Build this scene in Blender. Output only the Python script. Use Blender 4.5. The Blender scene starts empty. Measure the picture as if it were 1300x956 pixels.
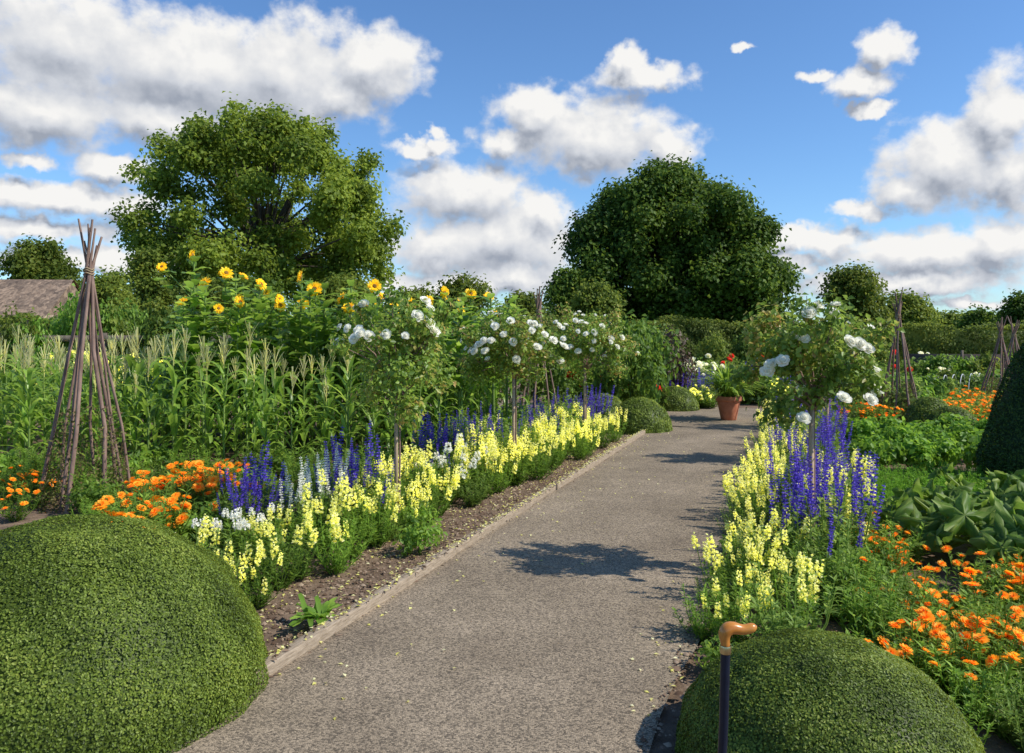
import bpy, math, random
import numpy as np
from mathutils import Vector, Matrix, Euler
rs = np.random.default_rng(11); random.seed(5)
C = bpy.context.scene.collection
F, HZ, H = 1011.0, 420.0, 1.6
def at(px, Y): return (px-650)/F*Y
def hz(py, Y): return H+(HZ-py)/F*Y
def xL(Y): return .369*Y-2.453
def xR(Y): return .369*Y-.566
U = lambda a, b: random.uniform(a, b)
# ---------------------------------------------------------------- geometry collector
class G:
    def __init__(s): s.v=[]; s.f=[]; s.n=0
    def add(s, v, f, r=.5):
        v=np.asarray(v,float).reshape(-1,3); f=np.asarray(f,int)
        r=np.broadcast_to(np.asarray(r,float),(len(f),))
        s.v.append(v); s.f.append((f+s.n, r)); s.n+=len(v)
    def leaves(s, pos, axis, nrm, L, W, r=.5, fold=.25):
        N=len(pos); L=np.broadcast_to(L,(N,))[:,None]; W=np.broadcast_to(W,(N,))[:,None]
        axis=axis/(np.linalg.norm(axis,axis=1,keepdims=True)+1e-9)
        side=np.cross(axis,nrm); side/= (np.linalg.norm(side,axis=1,keepdims=True)+1e-9)
        up=np.cross(side,axis)
        m=pos+axis*L*.45
        v=np.stack([pos, m+side*W/2+up*W*fold, pos+axis*L, m-side*W/2+up*W*fold],1).reshape(-1,3)
        b=np.arange(N)[:,None]*4
        f=np.concatenate([b+[0,1,2], b+[0,2,3]])
        r=np.broadcast_to(r,(N,)); s.add(v,f,np.concatenate([r,r]))
    def tube(s, pts, rad, n=6, r=.5, cap=True):
        pts=[Vector(p) for p in pts]; m=len(pts)
        if not hasattr(rad,'__len__'): rad=[rad]*m
        v=[]; 
        for i,p in enumerate(pts):
            d=(pts[min(i+1,m-1)]-pts[max(i-1,0)]).normalized()
            a=d.cross(Vector((.13,.97,.2))).normalized(); b=d.cross(a)
            for k in range(n):
                t=2*math.pi*k/n; q=p+(a*math.cos(t)+b*math.sin(t))*rad[i]; v.append(tuple(q))
        f=[(i*n+k, i*n+(k+1)%n, (i+1)*n+(k+1)%n, (i+1)*n+k) for i in range(m-1) for k in range(n)]
        s.add(v,f,r)
        if cap:
            v2=v[:n]+v[-n:]
            s.add(v2,[list(range(n)),list(range(n,2*n))],r)
    def lathe(s, prof, n=24, c=(0,0,0), r=.5):
        v=[(c[0]+R*math.cos(2*math.pi*k/n), c[1]+R*math.sin(2*math.pi*k/n), c[2]+z) for R,z in prof for k in range(n)]
        f=[(i*n+k,i*n+(k+1)%n,(i+1)*n+(k+1)%n,(i+1)*n+k) for i in range(len(prof)-1) for k in range(n)]
        s.add(v,f,r)
    def box(s, c, d, rz=0, r=.5):
        v=[]
        for x in (-.5,.5):
            for y in (-.5,.5):
                for z in (-.5,.5):
                    X,Y_=x*d[0],y*d[1]; v.append((c[0]+X*math.cos(rz)-Y_*math.sin(rz),c[1]+X*math.sin(rz)+Y_*math.cos(rz),c[2]+z*d[2]))
        s.add(v,[(0,1,3,2),(4,6,7,5),(0,4,5,1),(2,3,7,6),(0,2,6,4),(1,5,7,3)],r)
    def blade(s, base, az, L, W, up0, droop, n=6, fold=.25, r=.5, p=.7, wob=0):
        x,y,z=base; v=[]; ang=up0; st=L/n
        ca,sa=math.cos(az),math.sin(az)
        for i in range(n+1):
            t=i/n; w=W*.5*max(math.sin(math.pi*(t*.88+.12*(1-t)))**p,.03)
            a2=ang; nx,nz=-math.sin(a2),math.cos(a2)
            wo=wob*W*math.sin(i*2.3+L*40)
            for q,e in ((-1,fold),(0,0),(1,fold)):
                v.append((x+ -sa*w*q+nx*ca*w*e, y+ca*w*q+nx*sa*w*e, z+nz*w*e+wo*q))
            x+=math.cos(ang)*ca*st; y+=math.cos(ang)*sa*st; z+=math.sin(ang)*st
            ang-=droop/n*(.5+t)
        f=[]
        for i in range(n):
            a=i*3; f+=[(a,a+1,a+4,a+3),(a+1,a+2,a+5,a+4)]
        s.add(v,f,r)
    def ring(s, n, r0, r1, w, z0, lift, r=.5, ph=0, jit=.15, curl=0):
        for k in range(n):
            a=2*math.pi*k/n+ph+U(-jit,jit); ca,sa=math.cos(a),math.sin(a)
            l=lift+U(-jit,jit)*.6; cl,sl=math.cos(l),math.sin(l); Lr=(r1-r0)*U(.88,1.08)
            def P(t,q,dz=0): 
                R=r0+Lr*t*cl; Z=z0+Lr*t*sl+dz; return (R*ca-q*sa, R*sa+q*ca, Z)
            v=[P(0,-w*.2),P(0,w*.2),P(.55,-w*.5,curl*.3),P(.55,w*.5,curl*.3),P(.9,-w*.38,curl),P(.9,w*.38,curl),P(1,0,curl*1.2)]
            s.add(v,[(0,1,3,2),(2,3,5,4)],r); s.add([v[4],v[5],v[6]],[(0,1,2)],r)
    def mesh(s, name, mat, smooth=False):
        me=bpy.data.meshes.new(name); v=np.concatenate(s.v) if s.v else np.zeros((0,3))
        me.vertices.add(len(v)); me.vertices.foreach_set('co',v.astype(np.float32).ravel())
        idx=[];st=[];rr=[];o=0
        for f,r in s.f:
            k=f.shape[1]; idx.append(f.ravel()); st.append(o+np.arange(len(f))*k); rr.append(r); o+=f.size
        idx=np.concatenate(idx); st=np.concatenate(st); rr=np.concatenate(rr)
        me.loops.add(len(idx)); me.loops.foreach_set('vertex_index',idx.astype(np.int32))
        me.polygons.add(len(st)); me.polygons.foreach_set('loop_start',st.astype(np.int32))
        me.update(calc_edges=True)
        a=me.attributes.new('rnd','FLOAT','FACE'); a.data.foreach_set('value',rr.astype(np.float32))
        if smooth: me.polygons.foreach_set('use_smooth',np.ones(len(st),bool))
        me.materials.append(mat); return me
def rv(n): 
    v=rs.normal(size=(n,3)); return v/np.linalg.norm(v,axis=1,keepdims=True)
# ---------------------------------------------------------------- objects
def tag(o,label=None,cat=None,group=None,kind=None):
    if label: o['label']=label
    if cat: o['category']=cat
    if group: o['group']=group
    if kind: o['kind']=kind
    return o
def link(name, me, parent=None, mtx=None):
    o=bpy.data.objects.new(name,me); C.objects.link(o)
    if parent: o.parent=parent
    if mtx is not None: o.matrix_local=mtx
    return o
def empty(name,loc,rz=0,s=1):
    o=bpy.data.objects.new(name,None); C.objects.link(o); o.location=loc; o.rotation_euler=(0,0,rz)
    o.scale=(s,s,s) if not hasattr(s,'__len__') else s; o.empty_display_size=.1
    return o
def place(T, x, y, label, group=None, rz=None, s=1, z=0):
    o=empty(T['name'],(x,y,z),U(0,6.28) if rz is None else rz,s); tag(o,label,T['cat'],group)
    for nm,me,mt,sub in T['parts']:
        p=link(nm,me,o,mt)
        for n2,m2,t2 in sub: link(n2,m2,p,t2)
    return o
def orient(loc, d, s=1, spin=None):
    q=Vector(d).to_track_quat('Z','Y')
    return Matrix.Translation(Vector(loc))@q.to_matrix().to_4x4()@Matrix.Rotation(U(0,6.28) if spin is None else spin,4,'Z')@Matrix.Diagonal((s,s,s,1))
# ---------------------------------------------------------------- materials
def newmat(name):
    m=bpy.data.materials.new(name); m.use_nodes=True; nt=m.node_tree; nt.nodes.clear()
    out=nt.nodes.new('ShaderNodeOutputMaterial'); return m,nt,out
def leafmat(name, cols, rough=.5, tr=.3, spec=.3, var=.25, gain=1):
    m,nt,out=newmat(name); N=nt.nodes.new; Lk=nt.links.new
    if gain!=1: cols=[(min(.9,c[0]*gain*1.14),min(.9,c[1]*gain*1.02),min(.9,c[2]*gain*.9)) for c in cols]
    a=N('ShaderNodeAttribute'); a.attribute_name='rnd'
    cr=N('ShaderNodeValToRGB'); e=cr.color_ramp.elements
    e[0].color=(*cols[0],1); e[1].color=(*cols[-1],1)
    for i,c in enumerate(cols[1:-1]): x=e.new((i+1)/(len(cols)-1)); x.color=(*c,1)
    Lk(a.outputs['Fac'],cr.inputs[0])
    oi=N('ShaderNodeObjectInfo'); mr=N('ShaderNodeMapRange'); mr.inputs[3].default_value=1-var; mr.inputs[4].default_value=1+var
    Lk(oi.outputs['Random'],mr.inputs[0])
    mx=N('ShaderNodeMix'); mx.data_type='RGBA'; mx.blend_type='MULTIPLY'; mx.inputs[0].default_value=1
    Lk(cr.outputs[0],mx.inputs[6]); Lk(mr.outputs[0],mx.inputs[7])
    p=N('ShaderNodeBsdfPrincipled'); p.inputs['Roughness'].default_value=rough; p.inputs['Specular IOR Level'].default_value=spec
    Lk(mx.outputs[2],p.inputs['Base Color'])
    if tr<=0: Lk(p.outputs[0],out.inputs[0]); return m
    t=N('ShaderNodeBsdfTranslucent'); hs=N('ShaderNodeHueSaturation'); hs.inputs['Value'].default_value=1.9; hs.inputs['Hue'].default_value=.485 if gain!=1 else .5
    Lk(mx.outputs[2],hs.inputs['Color']); Lk(hs.outputs[0],t.inputs[0])
    ms=N('ShaderNodeMixShader'); ms.inputs[0].default_value=tr
    Lk(p.outputs[0],ms.inputs[1]); Lk(t.outputs[0],ms.inputs[2]); Lk(ms.outputs[0],out.inputs[0]); return m
def noisemat(name, c1, c2, scale=8, rough=.8, bump=.3, c3=None, vor=None, metal=0, dist=.01, stretch=None, spec=.3, vlo=.28, vhi=1.75):
    m,nt,out=newmat(name); N=nt.nodes.new; Lk=nt.links.new
    tc=N('ShaderNodeTexCoord'); src=tc.outputs['Object']
    if stretch:
        mp=N('ShaderNodeMapping'); mp.inputs['Scale'].default_value=stretch; Lk(src,mp.inputs[0]); src=mp.outputs[0]
    no=N('ShaderNodeTexNoise'); no.inputs['Scale'].default_value=scale; no.inputs['Detail'].default_value=8; no.inputs['Roughness'].default_value=.65
    Lk(src,no.inputs['Vector'])
    cr=N('ShaderNodeValToRGB'); e=cr.color_ramp.elements; e[0].position=.32; e[1].position=.68; e[0].color=(*c1,1); e[1].color=(*c2,1)
    if c3: x=e.new(.5); x.color=(*c3,1)
    Lk(no.outputs['Fac'],cr.inputs[0]); col=cr.outputs[0]; hgt=no.outputs['Fac']
    if vor:
        v=N('ShaderNodeTexVoronoi'); v.inputs['Scale'].default_value=vor; Lk(src,v.inputs['Vector'])
        vc=N('ShaderNodeValToRGB'); ee=vc.color_ramp.elements; ee[0].color=(vlo,vlo*.97,vlo*.92,1); ee[1].color=(vhi,vhi*.96,vhi*.88,1); ee[0].position=.1; ee[1].position=.95
        sx=N('ShaderNodeSeparateColor'); Lk(v.outputs['Color'],sx.inputs[0]); Lk(sx.outputs[0],vc.inputs[0])
        mx=N('ShaderNodeMix'); mx.data_type='RGBA'; mx.blend_type='MULTIPLY'; mx.inputs[0].default_value=1
        Lk(col,mx.inputs[6]); Lk(vc.outputs[0],mx.inputs[7]); col=mx.outputs[2]
        iv=N('ShaderNodeMath'); iv.operation='SUBTRACT'; iv.inputs[0].default_value=1; Lk(v.outputs['Distance'],iv.inputs[1]); hgt=iv.outputs[0]
    p=N('ShaderNodeBsdfPrincipled'); p.inputs['Roughness'].default_value=rough; p.inputs['Metallic'].default_value=metal; p.inputs['Specular IOR Level'].default_value=spec
    Lk(col,p.inputs['Base Color'])
    b=N('ShaderNodeBump'); b.inputs['Strength'].default_value=bump; b.inputs['Distance'].default_value=dist
    Lk(hgt,b.inputs['Height']); Lk(b.outputs[0],p.inputs['Normal']); Lk(p.outputs[0],out.inputs[0]); return m
M=dict(
 soil=noisemat('garden_soil',(.1,.062,.04),(.26,.18,.12),6,.95,.9,(.165,.112,.073),dist=.04),
 clod=leafmat('soil_crumbs',[(.09,.055,.035),(.19,.125,.085),(.36,.27,.19)],.95,0,.1,0),
 path=noisemat('gravel_path',(.195,.155,.112),(.325,.263,.195),1.1,.9,.4,(.255,.206,.15),vor=140,dist=.006,vlo=.42,vhi=1.5),
 grass=noisemat('rough_grass',(.06,.1,.025),(.14,.2,.05),3,.9,.6,dist=.05),
 board=noisemat('weathered_board',(.2,.15,.1),(.44,.35,.25),14,.85,.5,dist=.006,stretch=(8,1,8)),
 stake=noisemat('wood_stake',(.28,.19,.12),(.48,.36,.25),20,.8,.4,stretch=(1,1,.2)),
 pole=noisemat('hazel_pole',(.13,.075,.055),(.33,.22,.17),18,.7,.5,stretch=(1,1,.25)),
 twine=noisemat('twine',(.25,.18,.1),(.4,.3,.18),60,.9,.5),
 vine=leafmat('pea_vine',[(.16,.1,.05),(.16,.17,.04),(.26,.22,.1)],.7,.2,.2),
 box=leafmat('box_leaf',[(.03,.05,.008),(.065,.105,.014),(.11,.17,.025),(.18,.235,.045)],.5,.3,.3,0.05,1.5),
 yew=leafmat('yew_leaf',[(.008,.022,.006),(.02,.045,.01),(.035,.07,.016)],.5,.2,.3,.1,2.2),
 oak=leafmat('oak_leaf',[(.03,.05,.007),(.07,.11,.014),(.13,.18,.026)],.55,.42,.25,0,2.1),
 darkt=leafmat('dark_tree_leaf',[(.014,.03,.005),(.03,.06,.009),(.06,.1,.015)],.55,.35,.2,0.08,2.2),
 midt=leafmat('mid_tree_leaf',[(.03,.055,.01),(.065,.1,.016),(.12,.16,.03)],.55,.38,.2,.2,1.8),
 bark=noisemat('bark',(.05,.04,.03),(.14,.11,.08),6,.9,.9,stretch=(1,1,.3),dist=.05),
 herb=leafmat('snapdragon_leaf',[(.03,.065,.01),(.07,.14,.02),(.13,.22,.035)],.5,.42,.3,.25,1.8),
 herbg=leafmat('salvia_leaf',[(.035,.07,.015),(.08,.14,.03),(.14,.22,.055)],.55,.42,.3,.25,1.7),
 stem=leafmat('green_stem',[(.1,.16,.03),(.18,.26,.06)],.6,0),
 corn=leafmat('corn_leaf',[(.03,.065,.01),(.075,.15,.02),(.15,.25,.045)],.38,.46,.5,.15,1.75),
 tass=leafmat('corn_tassel',[(.46,.46,.17),(.66,.62,.28),(.76,.7,.38)],.7,.4),
 yel=leafmat('pale_yellow_petal',[(.76,.73,.16),(.88,.85,.3),(.93,.91,.56)],.5,.4,.2,.08),
 blue=leafmat('violet_blue_petal',[(.055,.03,.27),(.12,.075,.49),(.24,.16,.65)],.5,.35,.2,.15),
 white=leafmat('white_petal',[(.68,.67,.58),(.8,.78,.7),(.88,.87,.82)],.5,.35,.2,.03),
 cream=leafmat('cream_petal',[(.75,.7,.5),(.85,.82,.62),(.9,.88,.75)],.5,.3,.2,.05),
 orng=leafmat('orange_petal',[(.9,.27,.008),(.95,.4,.02),(.95,.53,.05)],.5,.35,.2,.1),
 gold=leafmat('sunflower_petal',[(.9,.5,.008),(.95,.66,.02),(.95,.76,.06)],.5,.4,.2,.08),
 red=leafmat('red_petal',[(.5,.015,.01),(.7,.04,.02),(.75,.1,.05)],.5,.3,.2,.1),
 disc=leafmat('flower_disc',[(.14,.07,.015),(.32,.18,.03)],.9,0),
 rosel=leafmat('rose_leaf',[(.03,.06,.01),(.065,.12,.02),(.12,.19,.035),(.2,.15,.05)],.42,.4,.35,.1,1.95),
 lime=leafmat('potato_leaf',[(.05,.12,.012),(.11,.24,.025),(.19,.35,.05)],.5,.4,.3,.12,1.2),
 carrot=leafmat('carrot_leaf',[(.04,.12,.01),(.09,.23,.02),(.16,.33,.04)],.6,.35,.2,.1,1.3),
 courg=leafmat('courgette_leaf',[(.05,.11,.015),(.1,.2,.028),(.24,.34,.09)],.5,.4,.3,.1,1.1),
 purp=leafmat('bronze_leaf',[(.06,.035,.03),(.11,.075,.045),(.11,.13,.04)],.5,.2,.3,.2),
 reed=leafmat('arching_leaf',[(.05,.12,.015),(.13,.25,.03),(.24,.38,.06)],.45,.4,.4,.1,1.2),
 terra=noisemat('terracotta',(.4,.12,.06),(.58,.22,.12),9,.8,.15),
 roof=noisemat('stone_slates',(.15,.105,.075),(.33,.245,.18),9,.9,.6,vor=5.2,dist=.03,vlo=.6,vhi=1.3),
 stone=noisemat('stone_wall',(.2,.16,.12),(.36,.3,.22),4,.9,.7,vor=4,dist=.03),
 net=noisemat('brown_netting',(.07,.055,.045),(.14,.11,.085),30,.9,.3),
 post=noisemat('grey_post',(.08,.065,.05),(.17,.14,.11),12,.9,.4,stretch=(1,1,.2)),
 black=noisemat('black_shaft',(.006,.009,.02),(.01,.015,.032),20,.35,.02,spec=.3),
 cane=noisemat('varnished_wood',(.45,.14,.02),(.62,.26,.05),20,.25,.05,stretch=(1,3,1),spec=.5),
 collar=noisemat('metal_collar',(.5,.4,.2),(.6,.5,.3),10,.3,.02,metal=1),
 hoop=noisemat('pale_hoop',(.5,.52,.5),(.7,.72,.7),10,.5,.05),
)
# ---------------------------------------------------------------- setting
def sheet(name, quadlist, z, mat):
    g=G()
    for q in quadlist: g.add([(x,y,z) for x,y in q],[list(range(len(q)))])
    o=link(name,g.mesh(name,mat)); tag(o,kind='structure'); return o
sheet('ground',[[(-900,-60),(900,-60),(900,1500),(-900,1500)]],-.02,M['grass'])
sheet('garden_soil',[[(-22,-4),(26,-4),(26,34),(-22,34)]],0,M['soil'])
pl=[(xL(y)+.012*math.sin(y*2.1),y) for y in np.arange(-2,13.3,.35)]
pr=[(xR(y)+.03*math.sin(y*1.7)+.015*math.sin(y*5),y) for y in np.arange(-2,13.3,.35)]
g=G(); n=len(pl); g.add([(a,b,.03) for a,b in pl]+[(a,b,.03) for a,b in pr],[(i,n+i,n+i+1,i+1) for i in range(n-1)])
cxp,cyp=3.75,14.7; ring=[(cxp+2.1*math.cos(t),cyp+1.75*math.sin(t),.026) for t in np.linspace(0,2*math.pi,41)[:-1]]
g.add(ring,[list(range(40))])
g.add([(-3,17.0,.022),(14,12.2,.022),(14.6,13.6,.022),(-2.6,18.3,.022)],[(0,1,2,3)])
tag(link('path',g.mesh('path',M['path'])),kind='structure')
ang=math.atan(.369)
ys=[1.2,3.45,5.6,7.9,10.2,12.4]
for i in range(5):
    y0,y1=ys[i],ys[i+1]-.012; g=G(); L=(y1-y0)/math.cos(ang)
    g.box(((0,0,.03)),(.062,L,.1+.012*(i%2)))
    o=link('edging_board',g.mesh('edging_board',M['board'])); ym=(y0+y1)/2
    o.location=(xL(ym)-.035+U(-.012,.012),ym,.0); o.rotation_euler=(U(-.003,.003),0,-ang+U(-.006,.006))
    bv=o.modifiers.new('b','BEVEL'); bv.width=.006; bv.segments=2
    tag(o,['nearest','second','third','fourth','farthest'][i]+' weathered timber board edging the left side of the gravel path','edging board','timber boards along the path')
def octa(g,pos,s,r):
    N=len(pos); d=np.array([[1,0,0],[0,1,0],[-1,0,0],[0,-1,0],[0,0,.7],[0,0,-.7]])
    a=rs.uniform(0,6.28,N); ca,sa=np.cos(a),np.sin(a)
    dd=d[None]*s[:,None,None]*rs.uniform(.6,1.3,(N,6,1)); x=dd[...,0]*ca[:,None]-dd[...,1]*sa[:,None]; y=dd[...,0]*sa[:,None]+dd[...,1]*ca[:,None]
    v=np.stack([x,y,dd[...,2]],-1)+pos[:,None]; b=np.arange(N)[:,None]*6
    f=np.concatenate([b+k for k in ([0,1,4],[1,2,4],[2,3,4],[3,0,4])]); g.add(v.reshape(-1,3),f,np.tile(r,4))
g=G(); N=17000; Y=rs.uniform(2.5,10,N); off=-np.abs(rs.normal(.1,1.0,N))-.07
sd=rs.random(N)<.3; x=np.where(sd,xR(Y)-.06+np.abs(rs.normal(0,1.6,N))*rs.random(N),xL(Y)+off)
octa(g,np.stack([x,Y,np.where(x<xL(Y),.004,np.where(x<xR(Y)+.05,.034,.004))],1),rs.uniform(.003,.012,N)*(1+(rs.random(N)<.1)*1.3),rs.random(N))
tag(link('soil_crumbs',g.mesh('soil_crumbs',M['clod'])),'loose crumbs of brown soil and mulch in the borders','soil','soil litter','stuff')
g=G(); N=2400; Y=rs.uniform(3.2,12.5,N); side=rs.random(N)
x=np.where(side<.42,xL(Y)-np.abs(rs.normal(0,.1,N)),np.where(side<.88,xL(Y)-rs.uniform(.08,.75,N),np.where(side<.94,xR(Y)-np.abs(rs.normal(0,.15,N)),xL(Y)+np.abs(rs.normal(0,.5,N)))))
zz=np.where(np.abs(x-xL(Y)+.035)<.04,.09,np.where(x<xL(Y),.012,.034))
nn=rv(N)*.35+[0,0,1]; ax=np.cross(nn,rv(N))
g.leaves(np.stack([x,Y,zz],1),ax,nn,rs.uniform(.012,.032,N),rs.uniform(.01,.02,N),rs.random(N))
tag(link('fallen_petals',g.mesh('fallen_petals',M['yel'])),'scattered pale yellow fallen petals along the path edging','petals','fallen petals','stuff')
g=G(); N=1600; Y=rs.uniform(2.6,11,N); x=xL(Y)-rs.uniform(-.05,.9,N)*rs.random(N)
nn=rv(N)*.5+[0,0,1]; ax=np.cross(nn,rv(N)); zz=np.where(x>xL(Y),.034,.014); zz=np.where(np.abs(x-xL(Y)+.035)<.04,.09,zz)
g.leaves(np.stack([x,Y,zz],1),ax,nn,rs.uniform(.02,.045,N),rs.uniform(.01,.022,N),rs.random(N))
tag(link('dead_leaves',g.mesh('dead_leaves',M['clod'])),'dry brown leaf litter on the bare soil beside the left edging','leaf litter','soil litter','stuff')
# ---------------------------------------------------------------- generic foliage
def cloud(g, cen, rad, n, L, W, shell=.5, jit=.25, up=.3, nj=.8):
    cen=np.asarray(cen,float); rad=np.asarray(rad,float); 
    if rad.ndim==1: rad=np.repeat(rad[:,None],3,1)
    w=rad.prod(1)**(2/3); idx=rs.choice(len(cen),n,p=w/w.sum())
    d=rv(n); u=shell+(1-shell)*rs.random(n)**.6
    pos=cen[idx]+d*rad[idx]*u[:,None]+rs.normal(size=(n,3))*L*jit
    nrm=d+rv(n)*nj+[0,0,up]; ax=np.cross(nrm,rv(n))+[0,0,-.25]
    cr=rs.random(len(cen))
    r=np.clip(.5+(cr[idx]-.5)*.5+(rs.random(n)-.5)*.6,0,1)
    s=rs.uniform(.65,1.25,n); g.leaves(pos,ax,nrm,L*s,W*s,r)
def dome(name,label,px,Y,r,h,nleaf,ls,mat,group=None,x=None,cat='clipped shrub'):
    g=G()
    th=np.linspace(0,math.pi*.56,20)
    g.lathe([(max(r*.97*math.sin(t),.001),h*.97*math.cos(t)) for t in th],36,r=.12)
    d=rv(nleaf*2); d=d[d[:,2]>-.22][:nleaf]; n=len(d)
    k=1+.008*(np.sin(d[:,0]*17+Y)+np.sin(d[:,1]*19)+np.sin(d[:,2]*21+1))+rs.normal(0,.004,n)
    nr=d*np.array([1/r,1/r,1/h]); nr/=np.linalg.norm(nr,axis=1,keepdims=True); nrm=nr+rv(n)*.45
    ax=np.cross(nrm,rv(n))+nr*.2; s=rs.uniform(.6,1.2,n)
    ax/=np.linalg.norm(ax,axis=1,keepdims=True); pos=d*[r,r,h]*k[:,None]-nr*ls*.25-ax*ls*.5
    lump=.14*(np.sin(d[:,0]*9+Y)*np.sin(d[:,1]*11+1)+np.sin(d[:,2]*13+d[:,0]*5))
    g.leaves(pos,ax,nrm,ls*s,ls*.66*s,np.clip(.5+lump+(rs.random(n)-.5)*.75,0.03,1))
    o=link(name,g.mesh(name,mat)); o.location=(at(px,Y) if x is None else x,Y,0); tag(o,label,cat,group); return o
dome('box_dome','large clipped box dome in the left foreground beside the path',88,3.45,.82,.775,135000,.0125,M['box'])
dome('box_dome','small low clipped box dome in the right foreground behind the walking cane',1047,2.95,.54,.445,75000,.0115,M['box'])
B='small box domes beside the path'
dome('box_dome','box dome beside the left edging just before the terracotta pot',812,12.7,.52,.54,9000,.032,M['box'],B)
dome('box_dome','box dome partly hidden behind the left border snapdragons at the path end',765,12.9,.52,.58,7000,.035,M['box'],B)
dome('box_dome','box dome to the left of the terracotta pot at the path end',857,16.0,.48,.49,6000,.038,M['box'],B)
dome('box_dome','small rounded box dome by the right wigwam',1180,12.6,.42,.56,5000,.033,M['box'],B)
dome('box_dome','small rounded box dome right of the wigwam, behind the potato leaves',1208,11.7,.42,.5,5000,.033,M['box'],B)
g=G(); g.lathe([(.52,0),(.54,.35),(.42,.85),(.22,1.35),(.02,1.65)],24,r=0)
n=26000; t=rs.random(n)**1.3; z=t*1.68; R=np.interp(z,[0,.35,.85,1.35,1.68],[.56,.58,.46,.26,.03]); a=rs.uniform(0,6.28,n); R=R*(1+.03*np.sin(a*5+z*6))
d=np.stack([np.cos(a),np.sin(a),np.full(n,.3)],1); pos=np.stack([R*np.cos(a),R*np.sin(a),z],1); nrm=d+rv(n)*.6
g.leaves(pos,np.cross(nrm,rv(n))+d*.5,nrm,.035*rs.uniform(.6,1.3,n),.014,rs.random(n))
o=link('yew_cone',g.mesh('yew_cone',M['yew'])); o.location=(at(1330,7.9),7.9,0); tag(o,'dark clipped yew cone at the right edge of the view','topiary')
# ---------------------------------------------------------------- herb templates
def herb(n,h,spread,L,W,per,base=.05,up=.5,low=.06,hv=.3):
    g=G(); tops=[]
    for i in range(n):
        a=2.4*i+U(-.4,.4); q=math.sqrt((i+.5)/n); hh=h*U(1-hv,1.12)*(1-.22*q)
        b=Vector((math.cos(a)*base*q,math.sin(a)*base*q,0)); t=Vector((math.cos(a)*spread*q,math.sin(a)*spread*q,hh)); tops.append(t)
        mid=(b+t)/2+Vector((math.cos(a),math.sin(a),0))*spread*.18*q
        g.tube([b,mid,t],[.004,.003,.0025],3,r=.6,cap=False)
        u=rs.uniform(low,1,per); bb,mm,tt=[np.array(k) for k in (b,mid,t)]
        p=((1-u)**2)[:,None]*bb+(2*u*(1-u))[:,None]*mm+(u**2)[:,None]*tt
        az=rs.uniform(0,6.28,per); ax=np.stack([np.cos(az),np.sin(az),rs.uniform(up-.5,up+.4,per)],1)
        nrm=np.stack([-np.cos(az)*.5,-np.sin(az)*.5,np.ones(per)],1)+rv(per)*.3
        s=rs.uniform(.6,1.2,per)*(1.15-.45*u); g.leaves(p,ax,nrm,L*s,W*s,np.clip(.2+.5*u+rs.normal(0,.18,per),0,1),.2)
    return g,tops
def snapspike(mat,h=.14,k=19,s=.025):
    g=G(); u=np.sort(rs.random(k)); az=np.arange(k)*2.4+rs.uniform(-.3,.3,k)
    for j in range(4):
        sp=rs.uniform(-.6,.6,(k,3)); out=np.stack([np.cos(az),np.sin(az),rs.uniform(-.1,.6,k)],1)
        g.leaves(np.stack([np.cos(az)*.007,np.sin(az)*.007,u*h],1),out+sp,rv(k)+out*.4,s*(1.25-.7*u),s*.8*(1.2-.6*u),rs.random(k),.3)
    return g.mesh('flower_spike',M[mat])
def salspike(mat,h=.2,wh=13,s=.012):
    g=G()
    for i in range(wh):
        u=i/wh; k=6; az=rs.uniform(0,6.28,k); out=np.stack([np.cos(az),np.sin(az),rs.uniform(.1,.9,k)],1)
        g.leaves(np.stack([np.cos(az)*.003,np.sin(az)*.003,np.full(k,u*h)],1),out,rv(k)+[0,0,.6],s*1.25*(1.2-.7*u),s*(1.1-.5*u),rs.random(k),.3)
    g.tube([(0,0,-.02),(0,0,h)],[.002,.001],3,r=.3,cap=False)
    return g.mesh('flower_spike',M[mat])
def daisy(mat,r=.034,dk=.008):
    g=G(); g.ring(16,dk*.6,r,.011,0,.12,.5); g.ring(14,dk*.5,r*.8,.010,.003,.4,.8,.2); g.ring(10,dk*.3,r*.5,.008,.005,.8,.2,.4)
    g.lathe([(dk,.002),(dk*.8,.007),(.0005,.009)],8,r=.1)
    return g.mesh('flower_head',M[mat])
def ball(mat,r=.04):
    g=G()
    for k,(a,b) in enumerate(((.1,9),(.45,8),(.8,7),(1.15,6))): g.ring(b,.004,r*(1-.12*k),r*.75,.0+.006*k,a,U(.3,1),k)
    return g.mesh('flower_head',M[mat])
def merge_flowers(me,mats,matname):
    g=G(); n=len(me.vertices); co=np.zeros(n*3,np.float32); me.vertices.foreach_get('co',co); co=co.reshape(-1,3)
    li=np.zeros(len(me.loops),np.int32); me.loops.foreach_get('vertex_index',li)
    st=np.zeros(len(me.polygons),np.int32); me.polygons.foreach_get('loop_start',st); lt=np.diff(np.append(st,len(li)))
    rr=np.zeros(len(me.polygons),np.float32); me.attributes['rnd'].data.foreach_get('value',rr)
    for m in mats:
        A=np.array(m); v=co@A[:3,:3].T+A[:3,3]
        b=g.n; first=True
        for k in np.unique(lt):
            sel=np.where(lt==k)[0]; f=li[st[sel][:,None]+np.arange(k)]
            if first: g.add(v,f,rr[sel]); first=False
            else: g.f.append((f+b,rr[sel]))
    return g.mesh('flowers',M[matname])
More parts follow.
